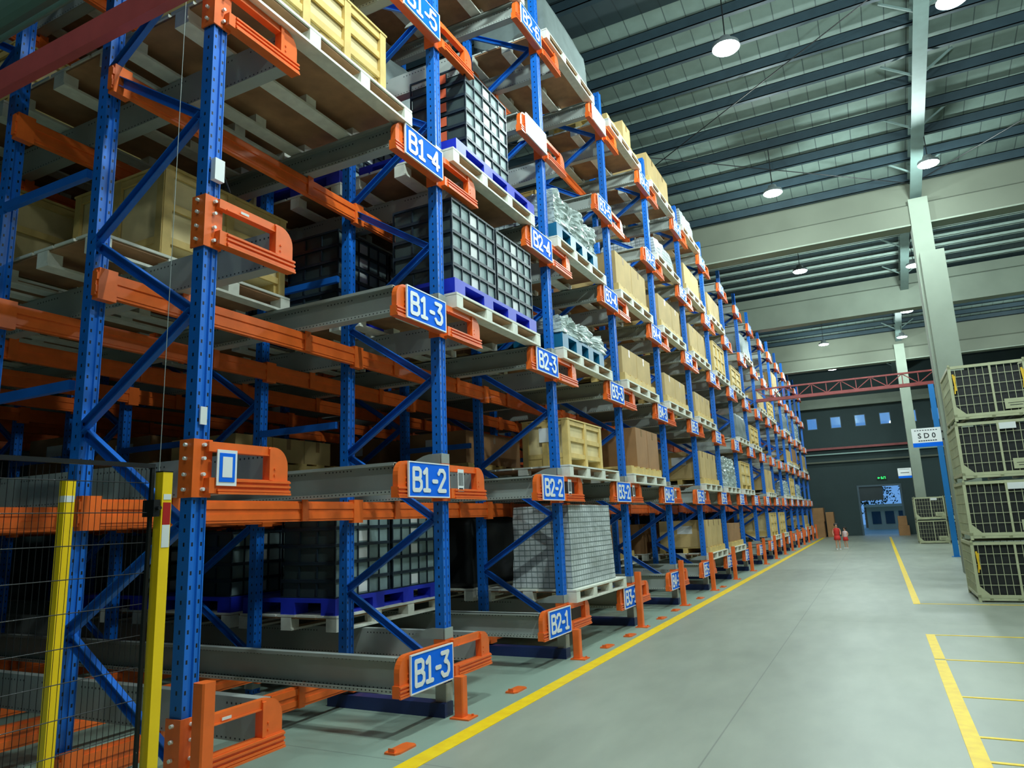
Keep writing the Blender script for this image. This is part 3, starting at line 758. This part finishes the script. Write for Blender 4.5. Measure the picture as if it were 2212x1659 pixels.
# fourth bay
P_(3, 0, 1); crate(3, 0, 1, .3, 1.1, .85, .6, 4); P_(3, 1, 1); P_(3, 1, 0)
cartons(3, 1, 0, (.5, .5), True, y0=.5, h=.5, paper=False)
P_(3, 2, 0); cartons(3, 2, 0, (.62, .62), h=.34); P_(3, 3, 0); cartons(3, 3, 0, (.66, .66), h=.44)
P_(3, 2, 1); P_(3, 3, 1); P_(3, 4, 1); cartons(3, 2, 1, (1.2,), h=.4); cartons(3, 3, 1, (1.2,), True, h=.4); crate(3, 4, 1)
P_(3, 5, 0); cartons(3, 5, 0, (.34,), h=.32, y0=.95)
# fifth bay
P_(4, 0, 1); cartons(4, 0, 1, (1.2,), True, h=.5); P_(4, 1, 1); cartons(4, 1, 1, (1.2,), True, h=.5)
P_(4, 2, 0); cartons(4, 2, 0, (.62, .66), h=.34); P_(4, 3, 0); cartons(4, 3, 0, (.8, .52), h=.42)
P_(4, 4, 0); wrap(4, 4, 0, .4, 1.1, MESHW, seed=15, rnd=.5, amp=.03, teal=False, label='rounded netted bundle on pallet, fifth bay, fifth level')
P_(4, 5, 0); cartons(4, 5, 0, (.64, .62), h=.4)
# sixth bay
P_(5, 0, 0); cartons(5, 0, 0, (.42, .42, .46), h=.44, y0=.14); P_(5, 1, 0); cartons(5, 1, 0, (.42, .42, .44), h=.46, y0=.14)
P_(5, 2, 0); cartons(5, 2, 0, (.4, .42, .4), h=.34); P_(5, 3, 0); cartons(5, 3, 0, (.66, .6), h=.42); P_(5, 4, 0); cartons(5, 4, 0, (1.2,), h=.4); P_(5, 5, 0)
wrap(5, 5, 0, .36, 1.1, MESHW, seed=16, rnd=.1, teal=False)
# seventh bay
P_(6, 0, 0); cartons(6, 0, 0, (1.2,), True, h=.34); P_(6, 1, 0); wrap(6, 1, 0, .6, 1.25, FILM, seed=17, teal=False, rnd=.04)
P_(6, 3, 0); crate(6, 3, 0, .2, 1.2, .85, .62, 4)
P_(6, 4, 0); cartons(6, 4, 0, (.6, .6), h=.4)
rnd = random.Random(21)
for i in range(7, NR-1):
    for j in range(5):
        if rnd.random() < (.3 if i < 10 else .55) or (i, j) == (7, 4): continue
        P_(i, j, 0); q = rnd.random()
        if (i, j) == (7, 3): q = .5
        if q < .42: cartons(i, j, 0, rnd.choice([(.6, .62), (1.24,), (.8, .5)]), rnd.random() < .3, h=rnd.choice([.34, .45, .52]))
        elif q < .64: crate(i, j, 0, .16, 1.25, .85, rnd.choice([.46, .6]), 3)
        elif q < .85: wrap(i, j, 0, rnd.choice([.45, .6]), 1.25, FILM, seed=40+i*6+j, teal=False, rnd=.08)
        else: wrap(i, j, 0, .55, 1.25, COVER, seed=40+i*6+j, teal=False, rnd=.05)
# second row behind so the lanes are not see-through
for i in range(5, NR-1):
    for j in range(6):
        if (i, j, 1) in done or rnd.random() < .45: continue
        P_(i, j, 1)
        if j == 5: continue
        carton(i, j, 1, .16, 1.2, .5, dark=True, label='brown cardboard carton, '+where(i, j, 1), z0=ZP, paper=False)

# ------------------------------------------------------------------ fence and yellow posts at the near end
FX, FY = .30, 1.72
f = thing('mesh_fence_panel', (FX, FY-1.5, 0), 'black wire mesh fence panel at lower left, beside yellow post', 'fence panel')
MB().box(-.008, .008, 0, 1.5, 1.455, 1.47).box(-.008, .008, 0, 1.5, .08, .095).box(-.006, .006, 1.488, 1.5, .095, 1.455).box(-.008, .008, 0, .015, .095, 1.455).build('panel_frame', BLACK, f)
m_ = MB()
for k in range(73): m_.cyl((0, .03+k*.02, .1), (0, .03+k*.02, 1.45), .0011, n=4)
for k in range(13): m_.cyl((.002, .02, .14+k*.105), (.002, 1.48, .14+k*.105), .0016, n=4)
m_.build('wire_mesh', BLACK, f)
MB().box(-.03, .03, 1.485, 1.51, 1.28, 1.34).cyl((.03, 1.5, 1.31), (.045, 1.5, 1.31), .008, n=8).build('clamp', BLACK, f)
def ypost(x, y, h, label, red):
    t = thing('yellow_post', (x, y, 0), label, 'post', 'yellow square posts at the fence')
    MB().box(-.02, .02, -.02, .02, .008, h).build('post', YEL, t)
    MB().box(-.05, .05, -.05, .05, 0, .008).build('base_plate', YEL, t)
    MB().box(-.021, .021, -.021, .021, h, h+.004).build('cap', BLACK, t)
    if red:
        MB().box(.0202, .0214, -.014, .017, h-.19, h-.11).build('red_reflector', RED, t)
        MB().box(.0202, .0214, -.014, .017, h-.27, h-.19).build('white_reflector', PAPER, t)
        s_ = MB().box(.0202, .0212, -.014, .017, h-.1, h-.08).build('maker_label', PAPER, t)
    else:
        MB().box(-.015, .0213, -.0213, .0165, h-.085, h-.06).build('white_label', PAPER, t)
ypost(FX+.012, FY+.035, 1.44, 'yellow square post with red and white reflector, right of mesh fence', True)
ypost(-.21, FY+.0, 1.44, 'yellow square post seen through the black mesh fence', False)
# red tube and pipes crossing at the upper left, in front of the first frame
def xbar(name, y, z, w_, h_, m, lab, cat, x0=-3.4, x1=-.02, round_=False):
    o = (MB().cyl((x0, y, z), (x1, y, z), h_/2, n=18) if round_ else MB().box(x0, x1, y-w_/2, y+w_/2, z-h_/2, z+h_/2)).build(name, m)
    tag(o, lab, cat)
xbar('steel_tube', 2.02, 3.865, .05, .135, mat('dusty_red_paint', (206, 92, 92), .5, noise=.1), 'dull red rectangular tube crossing first upright frame at upper left', 'tube')
xbar('pipe', 1.94, 4.22, .2, .2, PIPE, 'thick grey green pipe at upper left corner', 'pipe', round_=True)
xbar('conduit', 1.93, 4.055, .03, .032, PIPE, 'thin grey conduit between thick pipe and dull red tube', 'pipe', round_=True)
# controller box on the first upright
t = thing('junction_box', (.004, YI(0)+.02, 2.86), 'small white sensor box on first upright, above third level bracket', 'sensor box')
MB().box(0, .03, -.01, .045, 0, .11).build('housing', WHITE, t); MB().cyl((.02, .05, .04), (.02, .09, -.03), .004, n=6).cyl((.02, .05, .04), (.02, .05, .1), .004, n=6).build('cable', BLACK, t)
tag(MB().box(.004, .012, YI(0)+.01, YI(0)+.045, 1.69, 1.77).build('paper_tag', PAPER), 'small white tag on first upright, above second level bracket', 'tag')
tag(MB().cyl((-.12, YI(0)-.08, .3), (-.12, YI(0)-.08, 6.6), .0016, n=5).build('hanging_cable', GALVP), 'thin grey cable hanging beside the first upright', 'cable')

# ------------------------------------------------------------------ cage pallets on the right
def cage_parts(wx, wy, h):
    """origin at near left corner; x right, y away"""
    fr = MB()
    for z in (.07, h-.02):
        for a in ((0, wx, 0, .03), (0, wx, wy-.03, wy), (0, .03, 0, wy), (wx-.03, wx, 0, wy)): fr.box(a[0], a[1], a[2], a[3], z-.018, z+.018)
    fr.box(.03, wx-.03, 0, .03, .02, .05)
    for x in (.12, wx/2-.02, wx-.16): fr.box(x, x+.04, 0, wy, .018, .052)
    for s0, s1 in ((.03, .14), (wx-.03, wx-.14)): fr.prism([(s0, .085), (s1, .085), (s0, .2)], .004, .012, plane='xz')
    fr.box(wx*.53, wx*.53+.025, .002, .02, .08, h)
    pos = []
    for x in (0, wx-.035):
        for y in (0, wy-.035):
            po = MB().box(x, x+.035, y, y+.035, 0, h-.001).cyl((x+.0175, y+.0175, h-.001), (x+.0175, y+.0175, h+.02), .014, n=8); pos.append(('corner_post', po.mesh('corner_post', CAGE)))
    me = MB(); r = .0032
    nx = int(wx/.075); ny = int(wy/.075); nz = 5
    for y in (.012, wy-.012):
        for k in range(1, nx): me.box(k*wx/nx-r, k*wx/nx+r, y-r, y+r, .08, h-.03)
        for k in range(1, nz): z = .08+k*(h-.1)/nz; me.box(.03, wx-.03, y-r, y+r, z-r, z+r)
    for x in (.012, wx-.012):
        for k in range(1, ny): me.box(x-r, x+r, k*wy/ny-r, k*wy/ny+r, .08, h-.03)
        for k in range(1, nz): z = .08+k*(h-.1)/nz; me.box(x-r, x+r, .03, wy-.03, z-r, z+r)
    pl = MB().box(wx*.66, wx*.94, -.006, 0, .11, .24)
    return [('cage_frame', fr.mesh('cage_frame', CAGE)), *pos, ('wire_mesh', me.mesh('wire_mesh', CAGE)), ('name_plate', pl.mesh('name_plate', CAGE))]
CG = cage_parts(.86, 1.2, .735)
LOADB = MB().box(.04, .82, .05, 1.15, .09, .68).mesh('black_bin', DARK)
HT = ['bottom', 'second', 'third', 'top']
def cage_stack(x, y, n, where_, lx=0., strap=()):
    for k in range(n):
        t = thing('cage_pallet', (x+lx*k, y, .76*k), 'cream wire cage pallet, %s of the stack %s' % (HT[k] if k < n-1 else 'topmost', where_), 'cage pallet', 'stacked cream wire cage pallets')
        for nme, me in CG: put(nme, me, t)
        pl = t.children[-1]
        MB().box(.86*.70, .86*.90, -.0075, -.006, .18, .186).box(.86*.72, .86*.88, -.0075, -.006, .15, .158).build('lettering', INK, pl)
        if k in (1, 2): MB().box(.48, .66, -.012, -.004, .62, .7).build('paper_card', PAPER, t)
        if k in strap:
            s = MB()
            for xx in ((.05, .8) if k == 3 else (.05,)): s.bar((xx, -.01, .62), (xx+.015, -.012, .4), .035, .02, m=None).bar((xx+.02, -.016, .6), (xx-.005, -.016, .36), .012, .014)
            s.build('lashing_strap', STRAP, t)
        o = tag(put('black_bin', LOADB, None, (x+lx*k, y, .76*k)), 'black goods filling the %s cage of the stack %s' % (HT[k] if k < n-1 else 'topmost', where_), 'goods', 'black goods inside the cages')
cage_stack(3.62, 10.86, 4, 'nearest on the right', .018, (0, 3))
cage_stack(4.56, 10.9, 4, 'at the right picture edge', .018, ())
cage_stack(3.7, 28.0-.9, 2, 'left one beside the far column', 0, ())
cage_stack(4.6, 26.2, 2, 'right one beside the far column', 0, ())

# blue post and red lattice truss across the aisle
TY = 20.1
t = thing('lattice_truss', (0, TY, 4.2), 'red lattice truss spanning the aisle from rack to blue post', 'truss')
MB().box(.015, 4.3, -.06, .06, -.01, .07).build('bottom_chord', REDB, t)
MB().box(.015, 4.3, -.03, .03, .32, .36).build('top_chord', REDB, t)
m_ = MB(); nb = 12
for k in range(nb):
    a = .03+k*4.24/nb; b = a+4.24/nb
    m_.bar((a, 0, .06) if k % 2 else (a, 0, .33), (b, 0, .33) if k % 2 else (b, 0, .06), .02, .02); m_.bar((b, 0, .06), (b, 0, .33), .02, .02)
m_.build('lattice_bars', REDB, t)
t.location.z = 4.17
t = thing('steel_post', (4.15, TY, 0), 'bright blue steel post left of the nearest cage stack', 'post')
MB().box(-.04, .04, -.05, .05, .01, 4.16).box(-.06, .06, -.06, -.05, .01, 4.16).build('post', BLUEPOST, t)
MB().box(-.1, .1, -.1, .1, 0, .01).build('base_plate', BLUEPOST, t)

# hanging signs
def sign(x0, x1, y, z0, z1, big, label):
    t = thing('hanging_sign', ((x0+x1)/2, y, z0), label, 'sign')
    w_ = x1-x0; h_ = z1-z0
    MB().box(-w_/2, w_/2, -.012, .012, 0, h_).build('board', WHITE, t)
    MB().box(-w_/2, w_/2, -.014, -.0125, 0, h_*.22).build('blue_band', SIGNB, t)
    MB().box(w_/2, w_/2+.06, -.01, .01, h_*.3, h_*.4).box(w_/2, w_/2+.06, -.01, .01, h_*.7, h_*.8).build('arm', BLACK, t)
    m = MB()
    for q in range(9): m.box(-w_*.4+q*w_*.09, -w_*.4+q*w_*.09+w_*.055, -.014, -.0125, h_*.86, h_*.9)
    for q in range(8): m.box(-w_*.3+q*w_*.08, -w_*.3+q*w_*.08+w_*.06, -.014, -.0125, h_*(.3 if big else .5), h_*(.35 if big else .58))
    m.build('small_text', INK, t)
    if big:
        l = put('lettering', text_mesh('S D 0', .13, INK, .001, .002), t, (0, -.014, h_*.58)); l.rotation_euler = (math.pi/2, 0, 0)
sign(3.36, 3.84, B1-.05, 2.29, 2.64, True, 'white sign with large S D 0 and blue band, beside near column')
sign(3.4, 3.82, B3-.1, 2.2, 2.55, False, 'smaller white sign with blue band beside the far column')
t = thing('exit_sign', (2.92, YF-.06, 2.53), 'small green lit exit sign high on the dark far wall', 'sign')
MB().box(-.2, .2, -.02, .03, -.07, .07).build('sign_case', DARK, t)
m_ = MB().cyl((.0, -.03, .035), (0, -.022, .035), .018, n=10).bar((0, -.026, .02), (.02, -.026, -.02), .008, .02, up=(1, 0, 0)).bar((.02, -.026, -.02), (-.02, -.026, -.05), .008, .014, up=(1, 0, 0)).bar((.02, -.026, -.02), (.05, -.026, -.045), .008, .014, up=(1, 0, 0)).bar((0, -.026, .01), (.04, -.026, .0), .008, .012)
m_.bar((-.15, -.026, 0), (-.06, -.026, 0), .008, .018).bar((-.15, -.026, 0), (-.12, -.026, .03), .008, .016).bar((-.15, -.026, 0), (-.12, -.026, -.03), .008, .016)
m_.box(.08, .09, -.03, -.022, -.05, .05).box(.15, .16, -.03, -.022, -.05, .05).box(.09, .15, -.03, -.022, .04, .05)
m_.build('lit_symbols', GREENL, t)

# cartons by the doorway, pallets at the rack end
def floor_box(x0, x1, y0, y1, z0, z1, label, m=CARTB):
    t = thing('carton', (x0, y0, z0), label, 'carton')
    MB().box(0, x1-x0, 0, y1-y0, 0, z1-z0).build('box_body', m, t)
    MB().box((x1-x0)/2-.03, (x1-x0)/2+.03, -.001, y1-y0+.001, z1-z0, z1-z0+.002).build('tape', TAPE, t)
floor_box(3.3, 3.72, 35.2, 35.7, 0, .42, 'brown carton on floor right of the far doorway')
floor_box(3.32, 3.66, 35.22, 35.66, .423, .82, 'brown carton stacked on another right of the far doorway')
for k, (x, z0, z1) in enumerate(((.0, 0, .7), (.02, .701, 1.3))):
    floor_box(x-.15, x+.4, 34.9, 35.8, z0, z1, 'olive brown %s box at the far end of racking' % ('lower' if k == 0 else 'upper'), CARTB)
floor_box(.48, .8, 35.3, 36.0, 0, 1.1, 'tall olive brown box right of the boxes at the rack end', CARTB)
# outside the doorway
t = thing('guard_house', (2.0, 46, 0), 'pale low building seen through the far doorway', 'building')
HW = mat('pale_render', (226, 206, 168), .7, emit=(120, 160, 180), es=.0)
MB().box(0, 2.2, 0, 2, 0, 1.25).box(-.1, 2.4, -.2, 2, 1.25, 1.4).build('walls', HW, t)
for k in range(3): MB().box(.25+k*.68, .7+k*.68, -.02, -.01, .3, 1.0).build('window', WFR, t)
t = thing('tree', (1.9, 50, 0), 'dark tree outside the far doorway', 'tree')
MB().cyl((0, 0, 0), (0, 0, 1.6), .09, .06, 8).build('trunk', CARTB, t)
bm = bmesh.new(); rs = random.Random(5)
for k in range(1800):
    a = Vector((rs.gauss(0, .8), rs.gauss(0, .5), rs.gauss(2.3, .6))); q = rs.uniform(.05, .1)
    n_ = Vector((rs.uniform(-1, 1), rs.uniform(-1, 1), rs.uniform(-1, 1))).normalized(); u_ = n_.orthogonal().normalized(); v_ = n_.cross(u_)
    bm.faces.new([bm.verts.new(a+u_*q), bm.verts.new(a+v_*q*.6), bm.verts.new(a-u_*q), bm.verts.new(a-v_*q*.6)])
me = bpy.data.meshes.new('crown'); bm.to_mesh(me); bm.free(); me.materials.append(LEAF); put('crown', me, t)

# ------------------------------------------------------------------ two small figures in the aisle
def person(x, y, h, label, lean, top, skirt, bare):
    t = thing('person', (x, y, 0), label, 'person', None, rz=lean)
    k = h/1.0
    J = {'pel': (0, 0, .5), 'chest': (0, .0, .66), 'neck': (0, 0, .81), 'head': (0, -.01, .88), 'crown': (0, -.005, .96),
         'shl': (-.095, 0, .785), 'ell': (-.135, .01, .65), 'hal': (-.13, -.03, .52), 'shr': (.095, 0, .785), 'elr': (.14, .01, .66), 'har': (.12, -.05, .55),
         'hil': (-.05, 0, .48), 'knl': (-.055, -.015, .26), 'anl': (-.055, .01, .04), 'tol': (-.06, -.07, .015),
         'hir': (.05, 0, .48), 'knr': (.06, -.03, .265), 'anr': (.065, -.0, .04), 'tor': (.07, -.08, .015)}
    Rr = {'pel': .075, 'chest': .085, 'neck': .03, 'head': .056, 'crown': .045, 'shl': .035, 'ell': .024, 'hal': .018, 'shr': .035, 'elr': .024, 'har': .018,
          'hil': .052, 'knl': .034, 'anl': .022, 'tol': .018, 'hir': .052, 'knr': .034, 'anr': .022, 'tor': .018}
    E_ = [('pel', 'chest'), ('chest', 'neck'), ('neck', 'head'), ('head', 'crown'), ('chest', 'shl'), ('shl', 'ell'), ('ell', 'hal'), ('chest', 'shr'), ('shr', 'elr'), ('elr', 'har'),
          ('pel', 'hil'), ('hil', 'knl'), ('knl', 'anl'), ('anl', 'tol'), ('pel', 'hir'), ('hir', 'knr'), ('knr', 'anr'), ('anr', 'tor')]
    ks = list(J); me = bpy.data.meshes.new('body'); me.from_pydata([tuple(c*k for c in J[q]) for q in ks], [(ks.index(a), ks.index(b)) for a, b in E_], [])
    o = bpy.data.objects.new('tmp', me); COL.objects.link(o); md = o.modifiers.new('s', 'SKIN')
    for q, v in zip(ks, me.skin_vertices[0].data): v.radius = (Rr[q]*k, Rr[q]*k); v.use_root = (q == 'pel')
    md2 = o.modifiers.new('u', 'SUBSURF'); md2.levels = 2
    dg = bpy.context.evaluated_depsgraph_get(); body = bpy.data.meshes.new_from_object(o.evaluated_get(dg)); bpy.data.objects.remove(o)
    body.materials.clear(); body.materials.append(SKIN)
    for p in body.polygons: p.use_smooth = True
    put('body', body, t)
    def loft(secs, name, m, n=14):
        mm = MB(); vs = []
        for z, rx, ry in secs:
            for a in range(n): vs.append((rx*k*math.cos(2*math.pi*a/n), ry*k*math.sin(2*math.pi*a/n), z*k))
        fs = [(r*n+a, r*n+(a+1) % n, (r+1)*n+(a+1) % n, (r+1)*n+a) for r in range(len(secs)-1) for a in range(n)]
        mm.add(vs, fs + [tuple(range(n)), tuple(range((len(secs)-1)*n, len(secs)*n))]); q = mm.build(name, m, t)
        for p in q.data.polygons: p.use_smooth = True
    loft([(.5, .1, .085), (.58, .092, .08), (.68, .105, .085), (.77, .125, .075), (.81, .06, .05)], 'shirt', top)
    loft([(.36, .13, .12), (.44, .115, .1), (.53, .1, .086)], 'skirt', skirt)
    for s in (-1, 1):
        m = MB().box((s*.06-.022)*k, (s*.06+.022)*k, -.1*k, .03*k, 0, .045*k); m.build('shoe', WHITE, t)
    h_ = lump('hair', HAIR, .13*k, .13*k, .11*k, 3, .5, .002); put('hair', h_, t, (.065*k, -.045*k, .885*k))
    fm = MB()
    for s in (-1, 1): fm.box((s*.02-.006)*k, (s*.02+.006)*k, -.068*k, -.062*k, .895*k, .905*k)
    fm.box(-.015*k, .015*k, -.068*k, -.06*k, .858*k, .864*k); fm.build('face_features', HAIR, t)
    MB().prism([(-.008*k, .872*k), (.008*k, .872*k), (0, .892*k)], -.075*k, -.06*k, plane='xz').build('nose', SKIN, t)
person(1.4, 24.3, .8, 'taller of two small figures in red, standing in the far aisle', .2, REDC, REDC, True)
person(1.6, 25.0, .66, 'shorter of two small figures, pale top and red skirt, far aisle', -.5, PINK, REDC, True)
